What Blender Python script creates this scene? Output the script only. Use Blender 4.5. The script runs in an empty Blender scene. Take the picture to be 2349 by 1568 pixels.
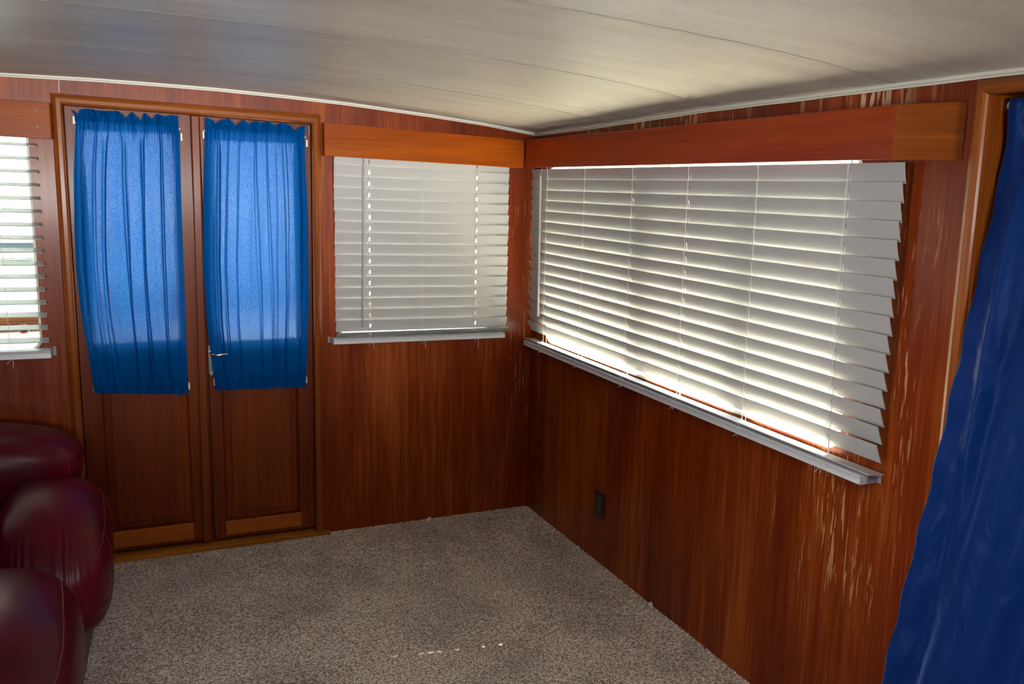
import bpy, bmesh, math, random
from mathutils import Vector, Matrix
from mathutils.geometry import tessellate_polygon
from mathutils.noise import noise as pnoise
random.seed(7)
C = bpy.context.scene.collection
PI = math.pi

# ------------------------------------------------------------------ camera, sky, sun, exposure
F_PX = 2046.09
CAM = (-1.71638, -3.69359, 1.49401)
cd = bpy.data.cameras.new('camera'); cd.sensor_width = 36.0; cd.lens = F_PX / 2349 * 36.0
cd.clip_start = 0.02; cd.clip_end = 500
cam = bpy.data.objects.new('camera', cd); C.objects.link(cam)
RM = Matrix.Rotation(-0.413770, 3, 'Z') @ Matrix.Rotation(1.400332, 3, 'X') @ Matrix.Rotation(0.020718, 3, 'Z')
cam.matrix_world = Matrix.Translation(CAM) @ RM.to_4x4()
bpy.context.scene.camera = cam

vs = bpy.context.scene.view_settings
vs.view_transform = 'Standard'; vs.look = 'None'; vs.gamma = 1.0; vs.exposure = 0.3
vs.use_curve_mapping = False

w = bpy.data.worlds.new('sky'); bpy.context.scene.world = w; w.use_nodes = True
wn = w.node_tree.nodes; wl = w.node_tree.links
wbg = wn['Background']; wbg.inputs[1].default_value = 3.5
wtc = wn.new('ShaderNodeTexCoord'); wsx = wn.new('ShaderNodeSeparateXYZ'); wr = wn.new('ShaderNodeValToRGB')
wl.new(wtc.outputs['Generated'], wsx.inputs[0]); wl.new(wsx.outputs[2], wr.inputs[0]); wl.new(wr.outputs[0], wbg.inputs[0])
wr.color_ramp.elements[0].position = 0.0; wr.color_ramp.elements[0].color = (1.0, 1.0, 1.0, 1)
wr.color_ramp.elements[1].position = 0.6; wr.color_ramp.elements[1].color = (0.55, 0.75, 1.0, 1)

sd = bpy.data.lights.new('sun', 'SUN'); sd.energy = 130.0; sd.angle = 0.009; sd.color = (1.0, 0.89, 0.66)
so = bpy.data.objects.new('sun', sd); C.objects.link(so)
so.rotation_euler = Vector((-0.55, 0.08, -0.85)).to_track_quat('-Z', 'Y').to_euler()

def area(name, loc, direction, sx, sy, power, col, spread):
    d = bpy.data.lights.new(name, 'AREA'); d.shape = 'RECTANGLE'; d.size = sx; d.size_y = sy
    d.energy = power; d.color = col; d.spread = math.radians(spread)
    o = bpy.data.objects.new(name, d); C.objects.link(o); o.location = loc
    o.rotation_euler = Vector(direction).to_track_quat('-Z', 'Z').to_euler()
    return o
# added fill lamps out of view: narrow front and side beams brighten upper walls
# (the overhead one brightens the carpet
area('fill_lamp_front', (-1.6, -5.2, 1.42), (0.06, 1, 0.09), 2.4, 0.4, 10, (0.98, 0.97, 0.94), 34)
area('fill_lamp_overhead', (-1.35, -3.2, 1.83), (0, 0.12, -1), 0.55, 0.55, 17, (0.97, 0.97, 1.0), 150)
area('fill_lamp_side', (-3.5, -2.3, 1.40), (1, 0.05, 0.12), 2.2, 0.4, 3.2, (0.98, 0.97, 0.94), 44)

# ------------------------------------------------------------------ pixel -> point on a plane of the room
def W(px, py, axis, val=0.0):
    d = RM @ Vector(((px - 1174.5) / F_PX, -(py - 784) / F_PX, -1.0))
    o = Vector(CAM); t = (val - o[axis]) / d[axis]
    return o + t * d

# ------------------------------------------------------------------ materials
def mat(name):
    m = bpy.data.materials.new(name); m.use_nodes = True
    return m, m.node_tree.nodes, m.node_tree.links, m.node_tree.nodes['Principled BSDF']
def plain(name, col, rough=0.5, metal=0.0, coat=0.0, sheen=0.0, spec=0.5):
    m, n, l, b = mat(name)
    b.inputs['Base Color'].default_value = (*col, 1); b.inputs['Roughness'].default_value = rough
    b.inputs['Metallic'].default_value = metal; b.inputs['Coat Weight'].default_value = coat
    b.inputs['Sheen Weight'].default_value = sheen; b.inputs['Specular IOR Level'].default_value = spec
    return m
def tex(n, l, kind, vec, **kw):
    t = n.new(kind)
    for k, v in kw.items():
        if k in t.inputs: t.inputs[k].default_value = v
        else: setattr(t, k, v)
    if vec is not None: l.new(vec, t.inputs['Vector'])
    return t
def mapping(n, l, scale, loc=(0, 0, 0), rot=(0, 0, 0)):
    tc = n.new('ShaderNodeTexCoord'); mp = n.new('ShaderNodeMapping')
    mp.inputs['Scale'].default_value = scale; mp.inputs['Location'].default_value = loc
    mp.inputs['Rotation'].default_value = rot
    l.new(tc.outputs['Object'], mp.inputs[0]); return mp.outputs[0]
def ramp(n, l, fac, stops):
    r = n.new('ShaderNodeValToRGB'); e = r.color_ramp.elements
    while len(e) < len(stops): e.new(0.5)
    for i, (p, c) in enumerate(stops):
        e[i].position = p; e[i].color = (*c, 1) if len(c) == 3 else c
    l.new(fac, r.inputs[0]); return r
def mixc(n, l, fac, a, b, mode='MIX'):
    x = n.new('ShaderNodeMix'); x.data_type = 'RGBA'; x.blend_type = mode
    for i, v in ((0, fac), (6, a), (7, b)):
        if isinstance(v, (int, float)): x.inputs[i].default_value = v
        elif isinstance(v, tuple): x.inputs[i].default_value = (*v, 1)
        else: l.new(v, x.inputs[i])
    return x.outputs[2]
def math_(n, l, op, a, b=None):
    x = n.new('ShaderNodeMath'); x.operation = op
    for i, v in ((0, a), (1, b)):
        if v is None: continue
        if isinstance(v, (int, float)): x.inputs[i].default_value = v
        else: l.new(v, x.inputs[i])
    return x.outputs[0]

def wood(name, grain='Z', dark=(0.10, 0.017, 0.004), mid=(0.21, 0.042, 0.006), light=(0.34, 0.085, 0.013),
         rough=0.32, coat=0.35, fine=1.0, wear=None, bands=False):
    m, n, l, b = mat(name)
    ax = {'X': 0, 'Y': 1, 'Z': 2}[grain]
    s1 = [34 * fine] * 3; s1[ax] = 1.3
    s2 = [160 * fine] * 3; s2[ax] = 4.5
    s3 = [5] * 3; s3[ax] = 0.7
    n1 = tex(n, l, 'ShaderNodeTexNoise', mapping(n, l, s1), Scale=1.0, Detail=4.0, Roughness=0.6, Distortion=0.6)
    n2 = tex(n, l, 'ShaderNodeTexNoise', mapping(n, l, s2), Scale=1.0, Detail=2.0)
    n3 = tex(n, l, 'ShaderNodeTexNoise', mapping(n, l, s3, (3.1, 1.7, 0.4)), Scale=1.0, Detail=2.0)
    f = math_(n, l, 'ADD', math_(n, l, 'ADD', math_(n, l, 'MULTIPLY', n1.outputs[0], 0.33), 0.06), math_(n, l, 'MULTIPLY', n3.outputs[0], 0.42))
    f = math_(n, l, 'ADD', f, math_(n, l, 'SUBTRACT', math_(n, l, 'MULTIPLY', n2.outputs[0], 0.24), 0.04))
    col = ramp(n, l, f, [(0.36, dark), (0.52, mid), (0.68, light)]).outputs[0]
    if bands:     # cathedral figure of the sliced veneer, repeated leaf by leaf
        tc = n.new('ShaderNodeTexCoord'); sp = n.new('ShaderNodeSeparateXYZ'); l.new(tc.outputs['Object'], sp.inputs[0])
        fx = math_(n, l, 'SUBTRACT', math_(n, l, 'FRACT', math_(n, l, 'DIVIDE', math_(n, l, 'ADD', sp.outputs[0], 0.055), 0.305)), 0.5)
        par = math_(n, l, 'MULTIPLY', math_(n, l, 'MULTIPLY', fx, fx), 3.6)
        ph = math_(n, l, 'ADD', math_(n, l, 'ADD', sp.outputs[2], par), math_(n, l, 'MULTIPLY', n3.outputs[0], 0.22))
        sn = math_(n, l, 'SINE', math_(n, l, 'MULTIPLY', ph, 34.0))
        msk = ramp(n, l, math_(n, l, 'ADD', sn, 0.0), [(0.55, (0, 0, 0)), (1.0, (1, 1, 1))]).outputs[0]
        col = mixc(n, l, math_(n, l, 'MULTIPLY', msk, 0.30), col, (0.22, 0.045, 0.006))
    if wear:      # varnish flaked away along the grain: pale dry streaks
        for (scale, thr, colw, mask) in wear:
            s4 = [scale] * 3; s4[ax] = scale * 0.07
            nw = tex(n, l, 'ShaderNodeTexNoise', mapping(n, l, s4, (7.7, 2.2, 5.1)), Scale=1.0, Detail=3.0, Roughness=0.55)
            fac = ramp(n, l, nw.outputs[0], [(thr, (0, 0, 0)), (thr + 0.035, (1, 1, 1))]).outputs[0]
            tc = n.new('ShaderNodeTexCoord'); sp = n.new('ShaderNodeSeparateXYZ'); l.new(tc.outputs['Object'], sp.inputs[0])
            for (axis, lo, hi, soft) in mask:
                a = math_(n, l, 'DIVIDE', math_(n, l, 'SUBTRACT', sp.outputs[axis], lo), soft)
                c2 = math_(n, l, 'DIVIDE', math_(n, l, 'SUBTRACT', hi, sp.outputs[axis]), soft)
                for q in (a, c2):
                    x = n.new('ShaderNodeClamp'); l.new(q, x.inputs[0]); fac = math_(n, l, 'MULTIPLY', fac, x.outputs[0])
            big = tex(n, l, 'ShaderNodeTexNoise', mapping(n, l, (6, 6, 2.5), (1.3, 9.2, 4.4)), Scale=1.0, Detail=2.0)
            fac = math_(n, l, 'MULTIPLY', fac, ramp(n, l, big.outputs[0], [(0.44, (0, 0, 0)), (0.56, (1, 1, 1))]).outputs[0])
            col = mixc(n, l, fac, col, colw)
    l.new(col, b.inputs['Base Color'])
    b.inputs['Roughness'].default_value = rough + 0.04; b.inputs['Coat Weight'].default_value = coat * 0.3
    b.inputs['Coat Roughness'].default_value = 0.16; b.inputs['Specular IOR Level'].default_value = 0.16
    bp = n.new('ShaderNodeBump'); bp.inputs['Strength'].default_value = 0.12; bp.inputs['Distance'].default_value = 0.002
    l.new(n2.outputs[0], bp.inputs['Height']); l.new(bp.outputs[0], b.inputs['Normal'])
    return m

WD = dict(dark=(0.105, 0.008, 0.0005), mid=(0.200, 0.027, 0.0014), light=(0.42, 0.098, 0.009))
M_back = wood('mahogany_veneer_back', 'Z', bands=True, **WD,
    wear=[(95, 0.60, (0.42, 0.21, 0.08), [(0, -0.13, 0.3, 0.03), (2, 0.35, 1.75, 0.25)])])
M_right = wood('mahogany_veneer_side', 'Z', **WD,
    wear=[(60, 0.545, (0.62, 0.42, 0.26), [(2, 1.705, 2.0, 0.01), (1, -2.2, -0.35, 0.25)]),
          (120, 0.60, (0.66, 0.32, 0.12), [(1, -2.24, -1.80, 0.12), (2, 0.30, 1.60, 0.15)]),
          (70, 0.60, (0.50, 0.27, 0.10), [(1, -2.16, -1.70, 0.05), (2, 0.38, 0.80, 0.06)]),
          (80, 0.655, (0.34, 0.12, 0.03), [(1, -0.45, -0.02, 0.1), (2, 0.3, 0.78, 0.1)])])
M_valx = wood('varnished_board_x', 'X', dark=(0.20, 0.034, 0.001), mid=(0.27, 0.052, 0.0015), light=(0.35, 0.075, 0.003), rough=0.3, coat=0.1, fine=0.7)
M_valx.node_tree.nodes['Principled BSDF'].inputs['Specular IOR Level'].default_value = 0.08
M_valy = wood('varnished_board_y', 'Y', dark=(0.17, 0.014, 0.001), mid=(0.24, 0.024, 0.0015), light=(0.31, 0.042, 0.003), rough=0.28, coat=0.5, fine=0.7)
M_vale = wood('varnished_board_end', 'X', dark=(0.15, 0.032, 0.003), mid=(0.23, 0.055, 0.006), light=(0.33, 0.085, 0.012), rough=0.28, coat=0.5, fine=0.8)
M_casing = wood('casing_wood', 'Z', dark=(0.13, 0.025, 0.002), mid=(0.23, 0.053, 0.004), light=(0.36, 0.10, 0.010), rough=0.3, coat=0.5)
M_casingx = wood('casing_wood_head', 'X', dark=(0.14, 0.030, 0.004), mid=(0.22, 0.056, 0.008), light=(0.32, 0.09, 0.015), rough=0.3, coat=0.5)
M_casingy = wood('casing_wood_side_head', 'Y', dark=(0.14, 0.030, 0.004), mid=(0.22, 0.056, 0.008), light=(0.32, 0.09, 0.015), rough=0.3, coat=0.5)
M_door = wood('door_wood', 'Z', dark=(0.085, 0.010, 0.0015), mid=(0.145, 0.022, 0.002), light=(0.22, 0.042, 0.005), rough=0.34, coat=0.3)
M_panel = wood('door_panel_wood', 'Z', dark=(0.10, 0.013, 0.0015), mid=(0.17, 0.028, 0.002), light=(0.24, 0.048, 0.004), rough=0.34, coat=0.3)
M_rail = wood('door_bottom_rail_wood', 'X', dark=(0.26, 0.055, 0.006), mid=(0.36, 0.09, 0.010), light=(0.46, 0.13, 0.02), rough=0.34, coat=0.3)
M_teak = wood('stern_rail_wood', 'X', dark=(0.035, 0.012, 0.004), mid=(0.07, 0.025, 0.008), light=(0.12, 0.05, 0.02), rough=0.25, coat=0.6)
M_sill = wood('threshold_wood', 'X', dark=(0.20, 0.055, 0.008), mid=(0.36, 0.12, 0.014), light=(0.48, 0.18, 0.03), rough=0.4, coat=0.2)

def ceiling_mat():
    m, n, l, b = mat('vinyl_headliner')
    a = tex(n, l, 'ShaderNodeTexNoise', mapping(n, l, (1.6, 9, 3)), Scale=1.0, Detail=5.0, Roughness=0.65)
    c = tex(n, l, 'ShaderNodeTexNoise', mapping(n, l, (250, 250, 250)), Scale=1.0, Detail=1.0)
    col = ramp(n, l, a.outputs[0], [(0.3, (0.50, 0.47, 0.42)), (0.7, (0.66, 0.63, 0.56))]).outputs[0]
    l.new(col, b.inputs['Base Color']); b.inputs['Roughness'].default_value = 0.42
    b.inputs['Specular IOR Level'].default_value = 0.35
    a2 = tex(n, l, 'ShaderNodeTexNoise', mapping(n, l, (3.0, 9, 3)), Scale=1.0, Detail=3.0)
    bp = n.new('ShaderNodeBump'); bp.inputs['Strength'].default_value = 0.25; bp.inputs['Distance'].default_value = 0.012
    l.new(a2.outputs[0], bp.inputs['Height'])
    bp2 = n.new('ShaderNodeBump'); bp2.inputs['Strength'].default_value = 0.1; bp2.inputs['Distance'].default_value = 0.001
    l.new(c.outputs[0], bp2.inputs['Height']); l.new(bp.outputs[0], bp2.inputs['Normal']); l.new(bp2.outputs[0], b.inputs['Normal'])
    return m
M_ceil = ceiling_mat()

def carpet_mat():
    m, n, l, b = mat('frieze_carpet')
    v = mapping(n, l, (1, 1, 1))
    a = tex(n, l, 'ShaderNodeTexNoise', v, Scale=150.0, Detail=2.5, Roughness=0.65, Distortion=0.6)
    c = tex(n, l, 'ShaderNodeTexNoise', v, Scale=95.0, Detail=2.0, Roughness=0.6)
    d = tex(n, l, 'ShaderNodeTexNoise', v, Scale=2.6, Detail=3.0, Roughness=0.6)
    col = ramp(n, l, a.outputs[0], [(0.38, (0.13, 0.100, 0.075)), (0.46, (0.42, 0.335, 0.26)), (0.535, (0.71, 0.60, 0.49)), (0.62, (0.93, 0.83, 0.71))]).outputs[0]
    col = mixc(n, l, ramp(n, l, c.outputs[0], [(0.58, (0, 0, 0)), (0.64, (1, 1, 1))]).outputs[0], col, (0.34, 0.18, 0.09))
    soil = ramp(n, l, d.outputs[0], [(0.36, (0.68, 0.67, 0.66)), (0.58, (1, 1, 1))]).outputs[0]
    col = mixc(n, l, 1.0, col, soil, 'MULTIPLY')
    l.new(col, b.inputs['Base Color']); b.inputs['Roughness'].default_value = 0.95
    b.inputs['Specular IOR Level'].default_value = 0.1; b.inputs['Sheen Weight'].default_value = 0.25
    bp = n.new('ShaderNodeBump'); bp.inputs['Strength'].default_value = 0.9; bp.inputs['Distance'].default_value = 0.006
    l.new(a.outputs[0], bp.inputs['Height']); l.new(bp.outputs[0], b.inputs['Normal'])
    return m
M_carpet = carpet_mat()

def sheer_mat():
    m, n, l, b = mat('blue_curtain_cloth')
    out = n['Material Output']
    v = mapping(n, l, (1, 1, 1))
    wv = tex(n, l, 'ShaderNodeTexNoise', v, Scale=420.0, Detail=1.0)
    wf = ramp(n, l, wv.outputs[0], [(0.36, (0.0, 0.062, 0.25)), (0.64, (0.0, 0.092, 0.34))]).outputs[0]
    tf = ramp(n, l, wv.outputs[0], [(0.42, (0.09, 0.17, 0.42)), (0.52, (0.22, 0.33, 0.62)), (0.64, (0.60, 0.70, 0.92))]).outputs[0]
    df = n.new('ShaderNodeBsdfDiffuse'); tr = n.new('ShaderNodeBsdfTranslucent'); ts = n.new('ShaderNodeBsdfRefraction'); ts.inputs['IOR'].default_value = 1.3; ts.inputs['Roughness'].default_value = 0.42
    l.new(wf, df.inputs[0]); tr.inputs[0].default_value = (0.02, 0.16, 0.60, 1); l.new(tf, ts.inputs[0])
    a = n.new('ShaderNodeMixShader'); a.inputs[0].default_value = 0.16; l.new(df.outputs[0], a.inputs[1]); l.new(tr.outputs[0], a.inputs[2])
    lw = n.new('ShaderNodeLayerWeight'); lw.inputs[0].default_value = 0.5      # the weave closes up where a fold turns away
    op = ramp(n, l, lw.outputs['Facing'], [(0.05, (0.085, 0.085, 0.085)), (0.40, (0.045, 0.045, 0.045)), (0.75, (0.0, 0.0, 0.0))]).outputs[0]
    c = n.new('ShaderNodeMixShader'); l.new(op, c.inputs[0]); l.new(a.outputs[0], c.inputs[1]); l.new(ts.outputs[0], c.inputs[2])
    n.remove(b); l.new(c.outputs[0], out.inputs['Surface'])
    return m
M_sheer = sheer_mat()

def satin_mat():
    m, n, l, b = mat('navy_satin')
    b.inputs['Base Color'].default_value = (0.002, 0.024, 0.15, 1); b.inputs['Roughness'].default_value = 0.42
    b.inputs['Sheen Weight'].default_value = 0.35; b.inputs['Sheen Tint'].default_value = (0.2, 0.4, 1.0, 1); b.inputs['Sheen Roughness'].default_value = 0.4
    b.inputs['Specular IOR Level'].default_value = 0.2
    b.inputs['Specular Tint'].default_value = (0.45, 0.6, 1.0, 1)
    a = tex(n, l, 'ShaderNodeTexNoise', mapping(n, l, (1, 9, 5), (0, 0, 0), (0.5, 0, 0)), Scale=1.2, Detail=3.0, Distortion=1.2)
    bp = n.new('ShaderNodeBump'); bp.inputs['Strength'].default_value = 0.5; bp.inputs['Distance'].default_value = 0.02
    l.new(a.outputs[0], bp.inputs['Height']); l.new(bp.outputs[0], b.inputs['Normal'])
    return m
M_satin = satin_mat()

def leather_mat():
    m, n, l, b = mat('oxblood_leather')
    a = tex(n, l, 'ShaderNodeTexNoise', mapping(n, l, (4, 4, 4)), Scale=1.0, Detail=4.0)
    col = ramp(n, l, a.outputs[0], [(0.35, (0.060, 0.0006, 0.006)), (0.65, (0.125, 0.0018, 0.011))]).outputs[0]
    l.new(col, b.inputs['Base Color']); b.inputs['Roughness'].default_value = 0.36; b.inputs['Specular IOR Level'].default_value = 0.2
    b.inputs['Coat Weight'].default_value = 0.10; b.inputs['Coat Roughness'].default_value = 0.25
    v = tex(n, l, 'ShaderNodeTexVoronoi', mapping(n, l, (1, 1, 1)), Scale=330.0)
    bp = n.new('ShaderNodeBump'); bp.inputs['Strength'].default_value = 0.15; bp.inputs['Distance'].default_value = 0.001
    l.new(v.outputs[0], bp.inputs['Height']); l.new(bp.outputs[0], b.inputs['Normal'])
    return m
M_leather = leather_mat()
M_thread = plain('seam_thread', (0.17, 0.012, 0.012), 0.6)
M_slat = plain('white_vinyl_slat', (0.45, 0.45, 0.45), 0.36)
M_rail_w = plain('white_vinyl_rail', (0.60, 0.61, 0.65), 0.32)
M_cord = plain('white_cord', (0.80, 0.79, 0.74), 0.8)
M_bead = plain('white_piping', (0.72, 0.70, 0.62), 0.45)
M_seam = plain('headliner_seam', (0.20, 0.19, 0.17), 0.8)
M_chrome = plain('chrome', (0.75, 0.76, 0.78), 0.12, 1.0)
M_steel = plain('brushed_plate', (0.20, 0.21, 0.22), 0.3, 0.9)
M_screw = plain('dark_screw', (0.05, 0.05, 0.05), 0.4, 0.6)
M_outlet = plain('dark_brown_plastic', (0.022, 0.010, 0.006), 0.3)
M_socket = plain('black_plastic', (0.03, 0.03, 0.033), 0.35)
M_clip = plain('cream_bracket', (0.82, 0.78, 0.62), 0.4)
M_clear = plain('grey_bracket', (0.30, 0.30, 0.32), 0.25)
M_gasket = plain('pale_gasket', (0.62, 0.62, 0.55), 0.5)
M_ext = plain('white_gelcoat', (0.80, 0.79, 0.75), 0.35)
M_deck = plain('wet_side_deck', (0.36, 0.35, 0.33), 0.5, coat=1.0)
M_deck.node_tree.nodes['Principled BSDF'].inputs['Coat Roughness'].default_value = 0.16
M_deck.node_tree.nodes['Principled BSDF'].inputs['Coat IOR'].default_value = 2.0
M_paper = plain('white_scrap', (0.75, 0.72, 0.68), 0.8)
M_blue = plain('blue_canvas', (0.03, 0.09, 0.33), 0.8)
M_dark = plain('dark_tint', (0.02, 0.025, 0.03), 0.1)
M_leaf = plain('foliage', (0.06, 0.12, 0.045), 0.8)
M_dock = plain('weathered_dock', (0.40, 0.38, 0.35), 0.8)

def glass_mat():
    m, n, l, b = mat('window_glass')
    out = n['Material Output']; n.remove(b)
    t = n.new('ShaderNodeBsdfTransparent'); g = n.new('ShaderNodeBsdfGlossy'); g.inputs['Roughness'].default_value = 0.02
    t.inputs[0].default_value = (0.94, 0.96, 0.95, 1)
    x = n.new('ShaderNodeMixShader'); x.inputs[0].default_value = 0.06
    l.new(t.outputs[0], x.inputs[1]); l.new(g.outputs[0], x.inputs[2]); l.new(x.outputs[0], out.inputs['Surface'])
    return m
M_glass = glass_mat()
def water_mat():
    m, n, l, b = mat('harbour_water')
    b.inputs['Base Color'].default_value = (0.10, 0.16, 0.20, 1); b.inputs['Roughness'].default_value = 0.08
    a = tex(n, l, 'ShaderNodeTexNoise', mapping(n, l, (1, 1, 1)), Scale=2.2, Detail=4.0)
    bp = n.new('ShaderNodeBump'); bp.inputs['Strength'].default_value = 0.6; bp.inputs['Distance'].default_value = 0.15
    l.new(a.outputs[0], bp.inputs['Height']); l.new(bp.outputs[0], b.inputs['Normal'])
    return m
M_water = water_mat()

# ------------------------------------------------------------------ mesh helpers
def obj(name, bm, m, parent=None, smooth=False, label=None, cat=None, group=None, kind=None, bevel=0.0, subd=0):
    bmesh.ops.recalc_face_normals(bm, faces=bm.faces)
    me = bpy.data.meshes.new(name); bm.to_mesh(me); bm.free()
    if smooth:
        for p in me.polygons: p.use_smooth = True
    me.materials.append(m)
    o = bpy.data.objects.new(name, me); C.objects.link(o)
    if parent: o.parent = parent
    if label: o['label'] = label
    if cat: o['category'] = cat
    if group: o['group'] = group
    if kind: o['kind'] = kind
    if bevel:
        b = o.modifiers.new('bevel', 'BEVEL'); b.width = bevel; b.segments = 3; b.limit_method = 'ANGLE'; b.angle_limit = 0.6
    if subd:
        s = o.modifiers.new('sub', 'SUBSURF'); s.levels = subd; s.render_levels = subd
    return o
def thing(name, label, cat, group=None):
    o = bpy.data.objects.new(name, None); C.objects.link(o); o['label'] = label; o['category'] = cat
    o.empty_display_size = 0.05
    if group: o['group'] = group
    return o
def struct(name, bm, m, parent=None, **k):
    return obj(name, bm, m, parent, kind=None if parent else 'structure', **k)
def hexa(bm, a, b):
    """box between two quads of four points each"""
    va = [bm.verts.new(p) for p in a]; vb = [bm.verts.new(p) for p in b]
    bm.faces.new(va[::-1]); bm.faces.new(vb)
    for i in range(4):
        j = (i + 1) % 4; bm.faces.new((va[i], va[j], vb[j], vb[i]))
def box(bm, x0, x1, y0, y1, z0, z1):
    hexa(bm, [(x0, y0, z0), (x1, y0, z0), (x1, y1, z0), (x0, y1, z0)], [(x0, y0, z1), (x1, y0, z1), (x1, y1, z1), (x0, y1, z1)])
def PB(u, z, d): return Vector((u, -d, z))       # back wall: u = x, d = distance into the room
def PR(u, z, d): return Vector((-d, u, z))       # right wall: u = y
def slab(bm, P, outer, holes, d0, d1):
    """polygon with holes on a wall plane, given thickness"""
    loops = [[Vector((u, z, 0)) for u, z in outer]] + [[Vector((u, z, 0)) for u, z in h] for h in holes]
    flat = [v for lp in loops for v in lp]
    tris = tessellate_polygon(loops)
    A = [bm.verts.new(P(v.x, v.y, d0)) for v in flat]; B = [bm.verts.new(P(v.x, v.y, d1)) for v in flat]
    for t in tris:
        try: bm.faces.new([A[i] for i in t]); bm.faces.new([B[i] for i in t][::-1])
        except ValueError: pass
    k = 0
    for lp in loops:
        m = len(lp)
        for i in range(m):
            a, b2 = k + i, k + (i + 1) % m
            bm.faces.new((A[a], A[b2], B[b2], B[a]))
        k += m
def rrect(u0, u1, z0, z1, r, n=6):
    pts = []
    for cu, cz, a0 in ((u1 - r, z1 - r, 0), (u0 + r, z1 - r, PI / 2), (u0 + r, z0 + r, PI), (u1 - r, z0 + r, 1.5 * PI)):
        for i in range(n + 1):
            a = a0 + PI / 2 * i / n; pts.append((cu + r * math.cos(a), cz + r * math.sin(a)))
    return pts
def tube(bm, pts, r, seg=6):
    pts = [Vector(p) for p in pts]; rings = []
    for i, p in enumerate(pts):
        t = (pts[min(i + 1, len(pts) - 1)] - pts[max(i - 1, 0)]).normalized()
        up = Vector((0, 0, 1)) if abs(t.z) < 0.9 else Vector((1, 0, 0))
        a = t.cross(up).normalized(); b = t.cross(a)
        rr = r[i] if isinstance(r, (list, tuple)) else r
        rings.append([bm.verts.new(p + rr * (math.cos(k * 2 * PI / seg) * a + math.sin(k * 2 * PI / seg) * b)) for k in range(seg)])
    for i in range(len(rings) - 1):
        for k in range(seg):
            j = (k + 1) % seg; bm.faces.new((rings[i][k], rings[i][j], rings[i + 1][j], rings[i + 1][k]))
    bm.faces.new(rings[0][::-1]); bm.faces.new(rings[-1])
def lerp(a, b, t): return a + (b - a) * t
def interp(tab, x):
    if x <= tab[0][0]: return tab[0][1]
    for (a, va), (b, vb) in zip(tab, tab[1:]):
        if x <= b: return lerp(va, vb, (x - a) / (b - a))
    return tab[-1][1]
def disc(bm, P, u, z, d0, d1, r, n=14):
    slab(bm, P, [(u + r * math.cos(2 * PI * i / n), z + r * math.sin(2 * PI * i / n)) for i in range(n)], [], d0, d1)

# ------------------------------------------------------------------ the cabin shell
CAMB = [(-3.75, 1.72), (-3.4, 1.775), (-2.9, 1.825), (-2.4, 1.850), (-2.08, 1.859), (-1.77, 1.860), (-1.58, 1.857), (-1.35, 1.852),
        (-1.1, 1.841), (-0.84, 1.826), (-0.5, 1.798), (-0.25, 1.774), (-0.12, 1.757), (0.0, 1.741), (0.1, 1.728)]
EDGE = [(-6, 0.022), (-2.0, 0.021), (-1.25, 0.018), (-0.66, 0.007), (0.0, 0.0), (0.5, 0.0)]
def ceil_z(x, y):
    e = interp(EDGE, y)
    sag = 0.0035 * math.sin(PI * ((y + 0.03) / 0.68)) ** 2          # headliner pulled up between its battens
    return interp(CAMB, x) + e * (1.0 if x > -0.4 else max(0.0, 1 - (-0.4 - x) / 1.2)) - 0.0035 + sag * min(1.0, max(0, (-x - 0.02) / 0.2))
bm = bmesh.new()
xs = [0.06 - i * 0.06 for i in range(64)]; ys = [0.06 - i * 0.06 for i in range(92)]
g = [[bm.verts.new((x, y, ceil_z(x, y))) for y in ys] for x in xs]; g2 = [[bm.verts.new((x, y, ceil_z(x, y) + 0.03)) for y in ys] for x in xs]
for i in range(len(xs) - 1):
    for j in range(len(ys) - 1):
        bm.faces.new((g[i][j], g[i + 1][j], g[i + 1][j + 1], g[i][j + 1])); bm.faces.new((g2[i][j], g2[i][j + 1], g2[i + 1][j + 1], g2[i + 1][j]))
struct('ceiling', bm, M_ceil, smooth=True)
bm = bmesh.new(); box(bm, -3.9, 0.058, -5.7, 2.7, ceil_z(-1.8, -1) + 0.05, ceil_z(-1.8, -1) + 0.11)
struct('trim_1', bm, M_ext)      # cabin roof above the headliner; unseen aft overhang added to shade the stern

# back wall
left_win = rrect(-2.95, -2.005, 0.865, 1.70, 0.045)
back_win = rrect(-0.895, -0.205, 0.86, 1.575, 0.045)
DZ0, DL, DR = 0.0, -1.886, -0.994
door_hole = [(DL, 0.001), (DR - 0.012, 0.001), (DR, 1.733), (DL, 1.760)]
outer = [(-3.72, 0.0), (0.0, 0.0)] + [(x, ceil_z(x, 0.0)) for x in (0.0, -0.12, -0.25, -0.5, -0.84, -1.1, -1.35, -1.58, -1.77, -2.08, -2.4, -2.9, -3.4, -3.72)]
# the doorway reaches the floor: notch it out of the outline
outer = [(-3.72, -0.06), (DL, -0.06), (DL, 1.760), (DR, 1.733), (DR - 0.012, -0.06), (0.0, -0.06)] + outer[2:]
bm = bmesh.new(); slab(bm, PB, outer, [left_win, back_win], 0.0, -0.045)
struct('wall_back', bm, M_back)
# right wall
RW = rrect(-1.955, -0.165, 0.826, 1.60, 0.05)
D2a, D2b, D2z = -2.305, -3.15, 1.710
outer = [(0.0, -0.06), (D2a, -0.06), (D2a, D2z), (D2b, D2z), (D2b, -0.06), (-5.5, -0.06)] + [(y, ceil_z(0.0, y)) for y in (-5.5, -4.5, -3.5, -2.6, -2.0, -1.6, -1.25, -0.95, -0.66, -0.3, 0.0)]
bm = bmesh.new(); slab(bm, PR, outer, [RW], 0.0, -0.045)
struct('wall_right', bm, M_right)
# joint between two veneer sheets above the left pelmet
bm = bmesh.new(); slab(bm, PB, [(-1.8955, 1.80), (-1.8940, 1.80), (-1.8925, 1.853), (-1.8940, 1.853)], [], 0.0008, -0.001)
struct('trim_19', bm, M_clip)
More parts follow.
